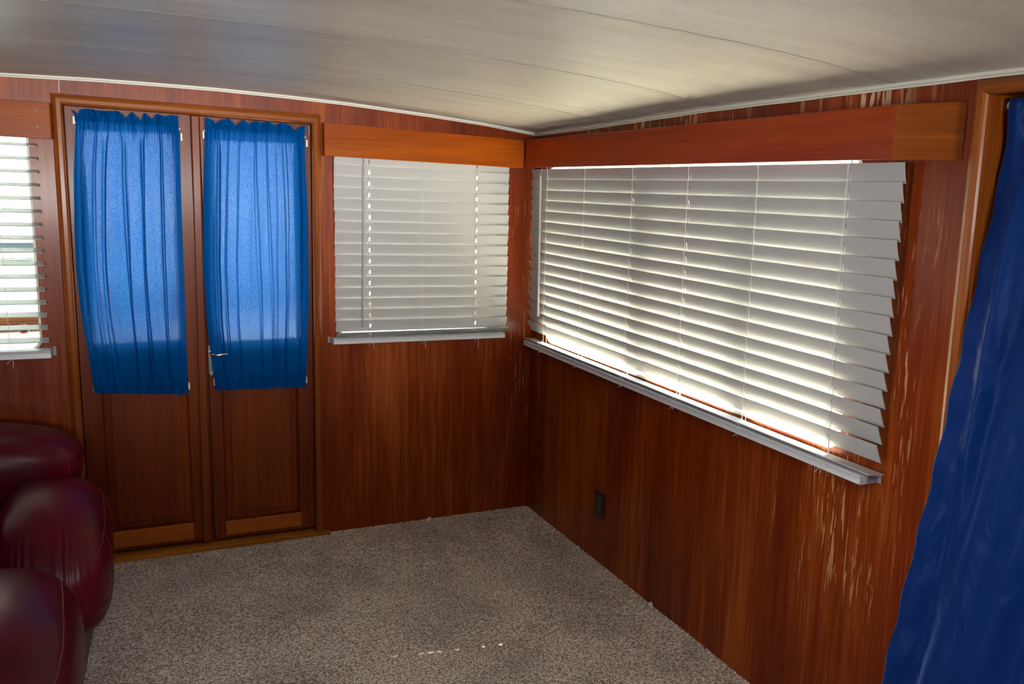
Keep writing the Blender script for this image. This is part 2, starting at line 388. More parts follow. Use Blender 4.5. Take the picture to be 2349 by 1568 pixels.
# left wall and the front wall behind the photographer
bm = bmesh.new()
PL = lambda u, z, d: Vector((-3.72 + d, u, z))
slab(bm, PL, [(0.0, -0.06), (-5.5, -0.06), (-5.5, 1.74), (0.0, 1.735)], [], 0.0, -0.045)
struct('wall_left', bm, M_right)
bm = bmesh.new()
PF = lambda u, z, d: Vector((u, -5.5 + d, z))
slab(bm, PF, [(-3.72, -0.06), (0.0, -0.06), (0.0, 1.74), (-0.5, 1.79), (-1.1, 1.835), (-1.8, 1.85), (-2.5, 1.84), (-3.1, 1.8), (-3.72, 1.72)], [], 0.0, -0.045)
struct('wall_front', bm, M_back)

# floor with ragged carpet edge against the walls
bm = bmesh.new()
box(bm, -3.72, 0.0, -5.5, 0.0, -0.05, -0.006)
nx, ny = 260, 300
def cz(x, y):
    return -0.002 + 0.0022 * pnoise(Vector((x * 60, y * 60, 0))) + 0.004 * pnoise(Vector((x * 2, y * 2, 3)))
X0, X1, Y0, Y1 = -2.6, -0.0005, -3.4, -0.0005
g = []
for i in range(nx + 1):
    row = []
    for j in range(ny + 1):
        x = lerp(X0, X1, i / nx); y = lerp(Y0, Y1, j / ny)
        z = cz(x, y)
        if j == ny or i == nx: z += 0.004 + 0.004 * pnoise(Vector((x * 90, y * 90, 9)))
        row.append(bm.verts.new((x, y, z)))
    g.append(row)
for i in range(nx):
    for j in range(ny): bm.faces.new((g[i][j], g[i + 1][j], g[i + 1][j + 1], g[i][j + 1]))
struct('floor', bm, M_carpet)

# ceiling piping where the headliner meets the walls, and its sewn seams
bm = bmesh.new()
tube(bm, [(x, -0.005, ceil_z(x, 0) - 0.002) for x in [-3.7 + i * 0.05 for i in range(75)]], 0.0055, 8)
tube(bm, [(x, -0.005, ceil_z(x, 0) - 0.010) for x in [-3.7 + i * 0.05 for i in range(75)]], 0.003, 6)
struct('trim_2', bm, M_bead, smooth=True)
bm = bmesh.new()
yy = [-0.0 - i * 0.03 for i in range(180)]
wob = lambda y: 0.0018 * pnoise(Vector((y * 5, 2, 0)))
tube(bm, [(-0.005, y, ceil_z(0, y) - 0.003 + wob(y)) for y in yy], 0.0055, 8)
tube(bm, [(-0.005, y, ceil_z(0, y) - 0.011 + wob(y)) for y in yy], 0.003, 6)
struct('trim_3', bm, M_bead, smooth=True)
for k, (ya, yb) in enumerate(((-0.66, -0.86), (-1.33, -1.52), (-2.04, -2.10), (-2.75, -2.78))):
    bm = bmesh.new()
    pts = []
    for i in range(200):
        x = -0.01 - i * 0.0185; y = lerp(ya, yb, min(1, -x / 1.6)) + 0.0025 * math.sin(i * 0.9) * (0.4 + abs(pnoise(Vector((i * 0.13, k, 0)))))
        pts.append((x, y, ceil_z(x, y) + 0.0002))
    tube(bm, pts, 0.0014, 5)
    struct('trim_%d' % (4 + k), bm, M_seam, smooth=True)

# ------------------------------------------------------------------ windows (gasket, glass, sliding frame)
def window(name, P, loop_args, glass_d=-0.03, mull=()):
    u0, u1, z0, z1, r = loop_args
    bm = bmesh.new()
    slab(bm, P, rrect(u0 - 0.002, u1 + 0.002, z0 - 0.002, z1 + 0.002, r), [rrect(u0 + 0.006, u1 - 0.006, z0 + 0.006, z1 - 0.006, r - 0.005)], 0.0015, -0.046)
    root = struct(name, bm, M_gasket)
    bm = bmesh.new(); slab(bm, P, rrect(u0 + 0.004, u1 - 0.004, z0 + 0.004, z1 - 0.004, r), [], glass_d, glass_d - 0.004)
    obj('glass_pane', bm, M_glass, root)
    for (a, b) in mull:
        bm = bmesh.new(); slab(bm, P, [(a, z0 + 0.005), (b, z0 + 0.005), (b, z1 - 0.005), (a, z1 - 0.005)], [], glass_d + 0.012, glass_d - 0.012)
        obj('mullion', bm, M_ext, root)
    return root
window('window_1', PB, (-2.95, -2.005, 0.865, 1.70, 0.045))
window('window_2', PB, (-0.895, -0.205, 0.86, 1.575, 0.045))
window('window_3', PR, (-1.955, -0.165, 0.826, 1.60, 0.05), mull=((-1.005, -0.945),))

# ------------------------------------------------------------------ double doors
def casing(bm, P, inner, outr, d=0.02):
    """one mitred moulding member: inner edge line (2 pts) and outer edge line (2 pts) in wall coordinates"""
    prof = [(0.0, -0.01), (0.0, 0.013), (0.08, 0.018), (0.22, 0.0205), (0.55, 0.020), (0.75, 0.0165), (0.88, 0.012), (0.96, 0.0105), (1.0, 0.006), (1.0, 0.0)]
    r = []
    for e in (0, 1):
        ring = []
        for t, o in prof:
            u = lerp(inner[e][0], outr[e][0], t); z = lerp(inner[e][1], outr[e][1], t)
            ring.append(bm.verts.new(P(u, z, o * d / 0.02)))
        r.append(ring)
    for i in range(len(prof)):
        j = (i + 1) % len(prof); bm.faces.new((r[0][i], r[0][j], r[1][j], r[1][i]))
    bm.faces.new(r[0][::-1]); bm.faces.new(r[1])
OL, OR_ = -1.924, -0.957
bm = bmesh.new(); casing(bm, PB, [(DL, 0.012), (DL, 1.758)], [(OL, 0.012), (OL, 1.797)]); struct('trim_8', bm, M_casing)
bm = bmesh.new(); casing(bm, PB, [(DR - 0.012, 0.012), (DR, 1.731)], [(OR_ - 0.012, 0.012), (OR_, 1.7695)]); struct('trim_9', bm, M_casing)
bm = bmesh.new(); casing(bm, PB, [(DL, 1.758), (DR, 1.731)], [(OL, 1.797), (OR_, 1.7695)]); struct('trim_10', bm, M_casingx)
bm = bmesh.new()     # threshold board
slab(bm, PB, [(-1.95, -0.004), (-0.944, -0.004), (-0.944, 0.014), (-1.95, 0.018)], [], 0.022, -0.05)
struct('trim_11', bm, M_sill, bevel=0.004)

def door(name, u0, u1, z0, z1l, z1r, pan, gl, extra=None):
    """leaf with a glazed upper light and a fielded lower panel"""
    face = -0.010; backd = -0.043
    bm = bmesh.new()
    slab(bm, PB, [(u0, z0), (u1 + (u1 > -1.2) * -0.010, z0), (u1, z1r), (u0, z1l)], [[(gl[0], gl[2]), (gl[1], gl[2]), (gl[1], gl[3]), (gl[0], gl[3])], [(pan[0], pan[2]), (pan[1], pan[2]), (pan[1], pan[3]), (pan[0], pan[3])]], face, backd)
    root = struct(name, bm, M_door, bevel=0.0015)
    bm = bmesh.new(); slab(bm, PB, [(gl[0] - 0.004, gl[2] - 0.004), (gl[1] + 0.004, gl[2] - 0.004), (gl[1] + 0.004, gl[3] + 0.004), (gl[0] - 0.004, gl[3] + 0.004)], [], -0.024, -0.028)
    obj('glass_pane', bm, M_glass, root)
    bm = bmesh.new()      # fielded panel: thin edge, raised middle
    a, b, c, d = pan; q = 0.030
    def ring(i, dd): return [PB(a + i, c + i, dd), PB(b - i, c + i, dd), PB(b - i, d - i, dd), PB(a + i, d - i, dd)]
    rs = [[bm.verts.new(p) for p in ring(i, dd)] for i, dd in ((-0.004, -0.026), (0.002, -0.026), (0.006, -0.020), (q, -0.0155), (q + 0.003, -0.0125))]
    for r0, r1 in zip(rs, rs[1:]):
        for i in range(4): bm.faces.new((r0[i], r0[(i + 1) % 4], r1[(i + 1) % 4], r1[i]))
    bm.faces.new(rs[-1]); bk = [bm.verts.new(p) for p in ring(-0.004, -0.036)]
    bm.faces.new(bk[::-1])
    for i in range(4): bm.faces.new((bk[i], bk[(i + 1) % 4], rs[0][(i + 1) % 4], rs[0][i]))
    obj('panel', bm, M_panel, root)
    return root
d1 = door('door_1', -1.883, -1.452, 0.034, 1.757, 1.745, (-1.815, -1.500, 0.118, 0.80), (-1.822, -1.520, 0.870, 1.672))
d2 = door('door_2', -1.418, -0.996, 0.030, 1.743, 1.729, (-1.372, -1.068, 0.106, 0.80), (-1.367, -1.058, 0.856, 1.655))
for root, (a, b, z0, z1, s) in ((d1, (-1.815, -1.500, 0.048, 0.1175, 0)), (d2, (-1.375, -1.063, 0.046, 0.106, 0))):
    bm = bmesh.new(); slab(bm, PB, [(a, z0), (b, z0), (b, z1), (a, z1)], [], -0.0045, -0.020)
    obj('bottom_rail', bm, M_rail, root, bevel=0.003)
# meeting post between the leaves
bm = bmesh.new(); slab(bm, PB, [(-1.466, 0.030), (-1.434, 0.030), (-1.4195, 1.7425), (-1.450, 1.7440)], [], 0.006, -0.0095)
obj('astragal', bm, M_panel, d1, bevel=0.004)
# rebated stops behind the leaves
bm = bmesh.new()
slab(bm, PB, [(DL - 0.03, -0.02), (DR + 0.03, -0.02), (DR + 0.03, 1.77), (DL - 0.03, 1.79)], [[(-1.84, 0.07), (-1.50, 0.07), (-1.50, 1.705), (-1.84, 1.712)], [(-1.385, 0.07), (-1.04, 0.07), (-1.04, 1.69), (-1.385, 1.70)]], -0.0455, -0.075)
struct('trim_16', bm, M_door)
# lever handle
bm = bmesh.new(); slab(bm, PB, [(u, z) for u, z in rrect(-1.4185, -1.3955, 0.727, 0.853, 0.0112)], [], -0.006, -0.0105)
hp = obj('lever_handle', bm, M_steel, d2, bevel=0.0012)
bm = bmesh.new()
c = PB(-1.4065, 0.816, -0.006)
tube(bm, [PB(-1.4065, 0.823, -0.007), PB(-1.4065, 0.822, 0.012), PB(-1.4060, 0.820, 0.030), PB(-1.402, 0.8185, 0.041), PB(-1.393, 0.8180, 0.046), PB(-1.375, 0.8205, 0.047), PB(-1.352, 0.8215, 0.046), PB(-1.347, 0.8215, 0.0455)],
     [0.0085, 0.0075, 0.0065, 0.0062, 0.0060, 0.0052, 0.0046, 0.003], 14)
obj('lever', bm, M_chrome, hp, smooth=True)
bm = bmesh.new(); disc(bm, PB, -1.4068, 0.772, -0.0045, -0.0065, 0.0028); box(bm, -1.4078, -1.4058, 0.0045, 0.0065, 0.765, 0.772)
obj('keyhole', bm, M_socket, hp)
bm = bmesh.new(); disc(bm, PB, -1.4065, 0.7375, -0.0050, -0.0065, 0.006); obj('screw', bm, M_chrome, hp)
# curtain brackets: small cream strips screwed to the leaves
for root, (u, z) in ((d1, (-1.8525, 1.705)), (d1, (-1.4870, 1.660)), (d1, (-1.8385, 0.716)), (d1, (-1.4965, 0.694)),
                     (d2, (-1.4075, 1.672)), (d2, (-1.0150, 1.655)), (d2, (-1.4000, 0.704)), (d2, (-1.0350, 0.689))):
    bm = bmesh.new()
    slab(bm, PB, [(u - 0.003, z - 0.014), (u + 0.003, z - 0.014), (u + 0.003, z + 0.014), (u - 0.003, z + 0.014)], [], 0.014, -0.0095)
    obj('curtain_bracket', bm, M_clip, root, bevel=0.001)
bm = bmesh.new(); slab(bm, PB, [(-1.374, 1.708), (-1.358, 1.708), (-1.358, 1.722), (-1.374, 1.722)], [], -0.002, -0.0105)
obj('door_catch', bm, M_steel, d2, bevel=0.001)
bm = bmesh.new(); slab(bm, PB, [(-1.006, 1.690), (-0.999, 1.690), (-0.999, 1.722), (-1.006, 1.722)], [], -0.001, -0.0105)
obj('hinge', bm, M_screw, d2)

# ------------------------------------------------------------------ blue gathered curtains on the doors
def door_curtain(name, left, right, ztop, zrod, zrod2, zbot, seed, label):
    """left/right: edge polylines as (z, x); gathered on rods at zrod and zrod2, with a frill beyond each"""
    rnd = random.Random(seed); bm = bmesh.new(); nu, nv = 220, 170
    NP = 9; ph = [rnd.uniform(0, 6.28) for _ in range(6)]
    fold_pos = sorted(rnd.uniform(0.04, 0.96) for _ in range(11)); fold_w = [rnd.uniform(0.008, 0.020) for _ in fold_pos]; fold_a = [rnd.uniform(0.35, 1.0) for _ in fold_pos]
    def d_at(u, v, z):
        a = 0.0
        for p, wd, am in zip(fold_pos, fold_w, fold_a):
            x = (u - p - 0.012 * math.sin(3 * v + p * 9)) / wd
            a += am * math.exp(-x * x)
        soft = 0.5 * math.sin(2 * PI * 4.3 * u + ph[0] + 0.9 * v) + 0.3 * math.sin(2 * PI * 9.1 * u + ph[1] - 1.3 * v)
        g1 = math.exp(-((z - zrod) / 0.05) ** 2); g2 = math.exp(-((z - zrod2) / 0.05) ** 2)
        gath = 0.0042 * math.sin(2 * PI * 23 * u + ph[2] + 2.5 * math.sin(11 * u)) * max(g1, g2)
        mid = 1 - 0.75 * max(g1, g2)
        dd = 0.020 + (0.013 * a + 0.0035 * soft) * mid + gath
        if z > zrod + 0.012 or z < zrod2 - 0.010:
            k = (z - zrod - 0.012) / 0.03 if z > zrod else (zrod2 - 0.010 - z) / 0.03
            dd += (0.012 if z > zrod else 0.010) * min(1, k) * (0.6 + math.sin(2 * PI * (6.2 if z > zrod else 10.5) * u + ph[3] + 2.2 * math.sin(5 * u + ph[4])))
        for zz in (zrod + 0.012, zrod2 - 0.010):        # stitched rod pocket pinches in
            dd -= 0.0055 * math.exp(-((z - zz) / 0.0035) ** 2)
        return dd
    g = []
    for j in range(nv + 1):
        v = j / nv; row = []
        for i in range(nu + 1):
            u = i / nu
            lobe = abs(math.sin(PI * (6.0 * u + 0.35 * math.sin(7 * u + ph[0]) + ph[1])))
            zt = ztop(u) + 0.010 - 0.030 * (1 - lobe ** 0.7) * (0.6 + 0.4 * math.sin(9 * u + ph[2]))
            zb = zbot(u) - 0.007 * (abs(math.sin(PI * (9.5 * u + 0.3 * math.sin(7 * u + ph[1])))) ** 0.6 - 0.7)
            z = lerp(zt, zb, v)
            x = lerp(interp(left, -z), interp(right, -z), u)
            x += 0.004 * math.sin(2 * PI * 8 * u + 5 * v + ph[5]) * math.sin(PI * u)
            row.append(bm.verts.new(PB(x, z, d_at(u, v, z))))
        g.append(row)
    for j in range(nv):
        for i in range(nu): bm.faces.new((g[j][i], g[j][i + 1], g[j + 1][i + 1], g[j + 1][i]))
    o = obj(name, bm, M_sheer, smooth=True, label=label, cat='curtain', group='blue curtains on the double doors')
    return o
zc = lambda a, b: (lambda u: lerp(a, b, u))
c1 = door_curtain('door_curtain', [(-1.75, -1.862), (-1.72, -1.847), (-1.69, -1.846), (-1.511, -1.863), (-1.30, -1.872), (-1.162, -1.874), (-1.0, -1.867), (-0.866, -1.853), (-0.714, -1.840), (-0.6, -1.832)],
    [(-1.75, -1.4985), (-1.666, -1.494), (-1.2, -1.500), (-0.69, -1.501), (-0.6, -1.501)], zc(1.738, 1.728), 1.692, 0.694, zc(0.690, 0.664), 3,
    'blue gathered curtain covering the glass of the left door leaf, beside the open blind')
c2 = door_curtain('door_curtain', [(-1.75, -1.399), (-1.65, -1.404), (-1.40, -1.418), (-1.188, -1.427), (-0.948, -1.422), (-0.80, -1.409), (-0.68, -1.3985), (-0.6, -1.397)],
    [(-1.75, -1.022), (-1.66, -1.025), (-1.359, -1.017), (-1.004, -1.019), (-0.85, -1.028), (-0.66, -1.0385), (-0.6, -1.039)], zc(1.728, 1.716), 1.683, 0.690, zc(0.672, 0.660), 11,
    'blue gathered curtain on the right door leaf, behind the chrome lever handle')
for c_, u0, u1, za, zb_ in ((c1, -1.850, -1.490, 1.698, 1.690), (c2, -1.405, -1.018, 1.688, 1.678)):
    for z0 in (za, 0.702 if c_ is c1 else 0.698):
        e0, e1 = (0.0, 0.0) if z0 == za else ((0.008, -0.008) if c_ is c1 else (0.006, -0.020)); bm = bmesh.new(); tube(bm, [PB(u0 + e0, z0, 0.010), PB(u1 + e1, z0 - (za - zb_), 0.010)], 0.0045, 8); obj('curtain_rod', bm, M_clip, c_, smooth=True)

# ------------------------------------------------------------------ wooden valances (pelmets)
def board(bm, P, q, d0, d1):
    slab(bm, P, q, [], d1, d0)
def valance(name, label, m):
    return thing(name, label, 'pelmet')
dB = 0.075
t = valance('window_valance', 'orange varnished board pelmet over the closed blind on the back wall', None)
bm = bmesh.new(); board(bm, PB, [(-0.9585, 1.6065), (-0.0865, 1.581), (-0.0865, 1.7015), (-0.9585, 1.736)], dB - 0.019, dB); obj('front_board', bm, M_valx, t, bevel=0.004)
bm = bmesh.new(); board(bm, PB, [(-0.9445, 1.612), (-0.928, 1.612), (-0.928, 1.730), (-0.9445, 1.730)], 0.0005, dB - 0.0192); obj('end_block', bm, M_valx, t)
for u, z in ((-0.912, 1.698), (-0.914, 1.632), (-0.092, 1.686), (-0.092, 1.603)):
    bm = bmesh.new(); disc(bm, PB, u, z, dB - 0.001, dB + 0.0008, 0.0034); obj('screw', bm, M_screw, t)
t = valance('window_valance', 'orange varnished board pelmet at left edge, over the open blind', None)
bm = bmesh.new(); board(bm, PB, [(-3.05, 1.66), (-1.9225, 1.632), (-1.9225, 1.757), (-3.05, 1.79)], dB - 0.019, dB); obj('front_board', bm, M_valx, t, bevel=0.004)
bm = bmesh.new(); board(bm, PB, [(-1.955, 1.640), (-1.936, 1.640), (-1.936, 1.752), (-1.955, 1.752)], 0.0005, dB - 0.0192); obj('end_block', bm, M_valx, t)
for u, z in ((-1.966, 1.729), (-1.966, 1.673)):
    bm = bmesh.new(); disc(bm, PB, u, z, dB - 0.001, dB + 0.0008, 0.0034); obj('screw', bm, M_screw, t)
dR = 0.085
t = valance('window_valance', 'long dark red-brown board pelmet over the sunlit blind of the right wall', None)
bm = bmesh.new(); board(bm, PR, [(-0.063, 1.583), (-2.122, 1.578), (-2.122, 1.700), (-0.063, 1.702)], dR - 0.019, dR); obj('front_board', bm, M_valy, t, bevel=0.003)
# angled return piece from the front board back to the wall
a0 = Vector((-dR, -2.1225)); a1 = Vector((-0.001, -2.245)); dirv = (a1 - a0).normalized(); nrm = Vector((dirv.y, -dirv.x)) * -1
if nrm.y > 0: nrm = -nrm
bm = bmesh.new(); th = 0.018; Lr = (a1 - a0).length
hexa(bm, [(0, 0, 1.577), (Lr, 0, 1.574), (Lr - th * 0.95, th, 1.574), (0.002, th, 1.577)], [(0, 0, 1.701), (Lr, 0, 1.703), (Lr - th * 0.95, th, 1.703), (0.002, th, 1.701)])
rb = obj('return_board', bm, M_vale, t, bevel=0.004); rb.location = (a0.x, a0.y, 0); rb.rotation_euler = (0, 0, math.atan2(dirv.y, dirv.x))
for u, z in ((-0.115, 1.678), (-0.112, 1.601)):
    bm = bmesh.new(); disc(bm, PR, u, z, dR - 0.001, dR + 0.0008, 0.003); obj('screw', bm, M_screw, t)

# ------------------------------------------------------------------ venetian blinds
def blind(label, P, uL, uR, zb_first, zb_last, nsl, tilt, d0, cords, holes, wand, rail, head_z, bracket_end, chord=0.0508, lying=None, hole_w=0.007, lift_r=0.0007):
    """zb_first / zb_last = (left, right) heights of the lower edge of the first and last slat; tilt = degrees per slat index"""
    root = thing('venetian_blind', label, 'window blind')
    bm = bmesh.new(); rungs = {h: bmesh.new() for h in cords}
    sgn = 1 if uR > uL else -1
    L = abs(uR - uL)
    for i in range(nsl + (1 if lying else 0)):
        f = i / (nsl - 1)
        zl = lerp(zb_first[0], zb_last[0], f); zr = lerp(zb_first[1], zb_last[1], f)
        if lying and i == nsl: zl, zr = rail['z'][0] + lying[1], rail['z'][1] + lying[1]
        a = math.radians(lying[0] if (lying and i == nsl) else tilt(i)) + random.uniform(-0.003, 0.003)
        jit = random.uniform(-0.0006, 0.0006); du = random.uniform(-0.0012, 0.0012)
        cuts = [0.0]
        for h in holes: k = abs(h - uL); cuts += [k - hole_w / 2, k + hole_w / 2]
        cuts.append(L)
        def pt(s, c, w):       # s along, c across chord 0 (lower, window side) .. 1 (upper, room side), w thickness
            fz = s / L; z0 = lerp(zl, zr, fz) + jit - 0.0012 * 4 * fz * (1 - fz) * 0
            cc = (c - 0.5) * chord; crown = 0.0006 * (1 - (2 * c - 1) ** 2)
            dd = d0 + cc * math.sin(a) + (w + crown) * math.cos(a)
            zz = z0 + c * chord * math.cos(a) - (w + crown) * math.sin(a)
            return P(uL + sgn * s + du, zz, dd)
        def piece(s0, s1, c0, c1):
            n = 4
            prev = None
            for q in range(n + 1):
                cc = lerp(c0, c1, q / n)
                cur = [bm.verts.new(pt(s0, cc, -0.0014)), bm.verts.new(pt(s1, cc, -0.0014)), bm.verts.new(pt(s1, cc, 0.0014)), bm.verts.new(pt(s0, cc, 0.0014))]
                if prev:
                    for k in range(4): bm.faces.new((prev[k], prev[(k + 1) % 4], cur[(k + 1) % 4], cur[k]))
                else: bm.faces.new(cur[::-1])
                prev = cur
            bm.faces.new(prev)
        for k in range(0, len(cuts) - 1):
            if k % 2 == 0: piece(cuts[k], cuts[k + 1], 0, 1)
            else: piece(cuts[k], cuts[k + 1], 0, 0.33); piece(cuts[k], cuts[k + 1], 0.67, 1)
        for h in cords:
            s = abs(h - uL) - 0.010
            tube(rungs[h], [pt(s, 1.03, 0.0028), pt(s, 0.5, 0.0030), pt(s, -0.03, 0.0028)], 0.0005, 4)
    obj('slats', bm, M_slat, root)
    # cords
    for h in cords:
        s = abs(h - uL) / L
        zt = head_z; zbt = lerp(rail['z'][0], rail['z'][1], s) + 0.01
        tt = math.radians(tilt(3)); fr = d0 + 0.5 * chord * math.sin(tt) + 0.0042; bk = d0 - 0.5 * chord * math.sin(tt) - 0.003
        bm = rungs[h]; n = 36
        tube(bm, [P(h + 0.0009 * pnoise(Vector((k * 0.5, h * 7, 0))), lerp(zt, zbt, k / n), fr + 0.0006 * math.sin(k * PI * nsl / n)) for k in range(n + 1)], 0.0007, 5)
        tube(bm, [P(h - sgn * 0.006, zt, bk), P(h - sgn * 0.006, zbt, bk)], 0.0006, 5)
        if h in holes: tube(bm, [P(h, zt, d0), P(h, zbt, d0)], lift_r, 8)
        obj('ladder_cord', bm, M_cord, root, smooth=True)
        # slack cord tied round the bottom rail
        bm = bmesh.new(); zz = zbt - 0.008; dd = rail['d'][1]; r1 = random.uniform(0.8, 1.3); q = rail['h']
        pts = [P(h, zz + 0.02, fr)] + [P(h + sgn * (0.010 + 0.016 * r1 * math.sin(k * 0.5)), zz + 0.008 - 0.012 * r1 * (1 - math.cos(k * 0.5)), dd + 0.004) for k in range(9)] + [P(h + sgn * 0.004, zz - q * 0.5, dd + 0.002), P(h + sgn * 0.003, zz - q - 0.004, dd - 0.004)]
        tube(bm, pts, 0.0006, 5)
        tube(bm, [P(h + sgn * 0.003, zz - q - 0.002, dd - 0.004), P(h - sgn * 0.008, zz - q - 0.010 * r1, dd - 0.002), P(h - sgn * 0.013, zz - q - 0.014 * r1, dd)], 0.0007, 5)
        tube(bm, [P(h + sgn * 0.003, zz - q - 0.002, dd - 0.004), P(h + sgn * 0.008, zz - q - 0.008, dd - 0.002), P(h + sgn * 0.006, zz - q - rail.get('tail', 0.016) * r1, dd)], 0.0009, 5)
        obj('cord_tie', bm, M_cord, root, smooth=True)
    # bottom rail with grooved face, one slat lying on it
    (zl, zr), (da, db), hh = rail['z'], rail['d'], rail['h']
    ua, ub = rail['u']
    prof = [(da, hh), (da + 0.004, hh + 0.001), (lerp(da, db, 0.62), hh + 0.001), (lerp(da, db, 0.64), hh - 0.001), (lerp(da, db, 0.68), hh + 0.0005), (db - 0.003, hh - 0.0015), (db, hh - 0.004), (db - 0.0025, hh * 0.55), (db - 0.002, hh * 0.3), (db, 0.0), (db - 0.006, -0.002), (da, 0.0)]
    bm = bmesh.new(); rr = []
    for (u, z) in ((ua, zl), (ub, zr)):
        rr.append([bm.verts.new(P(u, z - hh + p[1], p[0])) for p in prof])
    for i in range(len(prof)):
        j = (i + 1) % len(prof); bm.faces.new((rr[0][i], rr[0][j], rr[1][j], rr[1][i]))
    bm.faces.new(rr[0][::-1]); bm.faces.new(rr[1])
    br = obj('bottom_rail', bm, M_rail_w, root)
    # hold-down bracket on the wall side of the rail end
    ue = ub if bracket_end > 0 else ua; ze = zr if bracket_end > 0 else zl; o_ = sgn * bracket_end
    bm = bmesh.new()
    slab(bm, P, [(ue + o_ * 0.001, ze - hh - 0.001), (ue + o_ * 0.004, ze - hh - 0.001), (ue + o_ * 0.004, ze + 0.004), (ue + o_ * 0.001, ze + 0.004)], [], db - 0.022, 0.001)
    slab(bm, P, [(ue + o_ * 0.001, ze - hh - 0.001), (ue + o_ * 0.015, ze - hh - 0.001), (ue + o_ * 0.015, ze + 0.004), (ue + o_ * 0.001, ze + 0.004)], [], 0.003, 0.0005)
    obj('hold_down_bracket', bm, M_clear, root, bevel=0.001)
    # head rail
    bm = bmesh.new()
    hexa(bm, [P(uL, head_z, 0.008), P(uR, head_z, 0.008), P(uR, head_z, 0.05), P(uL, head_z, 0.05)], [P(uL, head_z + 0.035, 0.008), P(uR, head_z + 0.035, 0.008), P(uR, head_z + 0.035, 0.05), P(uL, head_z + 0.035, 0.05)])
    obj('head_rail', bm, M_rail_w, root)
    if wand:
        (ut, zt, dt), (u2, z2, d2_) = wand
        bm = bmesh.new(); n = 8
        tube(bm, [P(lerp(ut, u2, k / n), lerp(zt, z2, k / n), lerp(dt, d2_, k / n)) for k in range(n + 1)], 0.0052, 6)
        wd = obj('tilt_wand', bm, M_slat, root)
        bm = bmesh.new(); tube(bm, [P(ut, zt, dt), P(ut, zt + 0.010, dt - 0.002), P(ut - 0.002, zt + 0.018, dt - 0.004), P(ut, zt + 0.030, dt - 0.006)], 0.0022, 6)
        obj('wand_hook', bm, M_clear, wd)
    return root

def uz(px, py, ax, d):
    p = W(px, py, ax, -d); return (p.x if ax == 1 else p.y), p.z
# back wall, closed
WB = (uz(835, 400, 1, 0.049)[0], uz(833, 745, 1, 0.049)[0]); WR = (uz(1240, 403, 0, 0.056), uz(1234, 725, 0, 0.056))
f_l = uz(768, 379.5, 1, 0.023)[1]; l_l = uz(767, 761, 1, 0.023)[1]; f_r = uz(1170, 401, 1, 0.023)[1]; l_r = uz(1157, 749, 1, 0.023)[1]
cb = [uz(x, 500, 1, 0.04)[0] for x in (849, 971, 1095)]
tb = lambda i: 15 if i < 15 else (19 if i == 15 else 62)
bb = blind('closed white venetian blind on the back wall, between the doors and the corner', PB,
      -0.912, -0.139, (f_l, f_r), (l_l, l_r), 16, tb, 0.030, cb, [cb[0], cb[2]], ((WB[0], 1.585, 0.049), (WB[1], 0.905, 0.049)),
      dict(z=(0.861, 0.853), d=(0.006, 0.056), h=0.021, u=(-0.926, -0.154), tail=0.035), 1.604, -1, lying=(64, 0.003))
# right wall, closed, sun behind it
p1 = uz(2085.5, 422, 0, 0.023)[1]; p2 = uz(2006.6, 1056.5, 0, 0.021)[1]; p3 = uz(1223, 415, 0, 0.023)[1]; p4 = uz(1217, 755, 0, 0.021)[1]
cr = [uz(x, y, 0, 0.04)[0] for x, y in ((1253, 500), (1338, 500), (1447, 500), (1574, 500), (1732, 500), (1937, 500))]
tr_ = lambda i: 11 + 0.8 * i if i < 16 else 78
br = blind('long closed white venetian blind on the right wall with sunlight glowing between slats', PR,
      -0.045, -2.115, (p3, p1), (p4, p2), 16, tr_, 0.030, cr, [cr[2], cr[3], cr[5]], ((WR[0][0], WR[0][1], 0.056), (WR[1][0], WR[1][1], 0.056)),
      dict(z=(0.8165, 0.8075), d=(0.006, 0.060), h=0.023, u=(-0.050, -2.090), tail=0.012), 1.606, 1, lying=(84, 0.003), hole_w=0.0030, lift_r=0.0014)
# left of the doors, open
bl = blind('open white venetian blind left of the doors, harbour visible through it', PB,
      -2.965, -1.978, (1.634, 1.6165), (0.928, 0.912), 16, lambda i: 101, 0.0295, [-2.105, -2.6], [], None,
      dict(z=(0.885, 0.873), d=(0.006, 0.058), h=0.030, u=(-2.97, -1.974), tail=0.028), 1.690, 1)

# ------------------------------------------------------------------ side doorway and its navy curtain
bm = bmesh.new(); casing(bm, PR, [(D2a, 0.0), (D2a, D2z)], [(D2a + 0.038, 0.0), (D2a + 0.038, D2z + 0.034)], 0.022); struct('trim_12', bm, M_casing)
bm = bmesh.new(); casing(bm, PR, [(D2a, D2z), (D2b, D2z)], [(D2a + 0.038, D2z + 0.034), (D2b - 0.038, D2z + 0.034)], 0.022); struct('trim_13', bm, M_casingy)
bm = bmesh.new(); box(bm, -0.008, 0.095, D2a - 0.005, D2a + 0.012, 0.0, D2z + 0.02); box(bm, 0.0, 0.095, D2b - 0.012, D2b + 0.005, 0.0, D2z + 0.02); struct('trim_14', bm, M_casing)
bm = bmesh.new(); box(bm, 0.046, 0.095, D2b, D2a, D2z, D2z + 0.02); struct('trim_15', bm, M_casingy)
bm = bmesh.new(); box(bm, 0.096, 0.125, D2b - 0.02, D2a + 0.02, 0.0, D2z + 0.02); struct('door_3', bm, M_dark)      # closed dark side door
dc = thing('doorway_curtain', 'long dark navy satin curtain hanging in the side doorway at right edge', 'curtain')
bm = bmesh.new()
edge = [(-1.72, 0.035, -2.327), (-1.54, 0.030, -2.318), (-1.32, 0.0, -2.312), (-1.10, -0.034, -2.310), (-0.87, -0.058, -2.299), (-0.65, -0.080, -2.281), (-0.42, -0.100, -2.262), (-0.20, -0.115, -2.243), (0.0, -0.125, -2.230)]
nu, nv = 120, 150; g = []
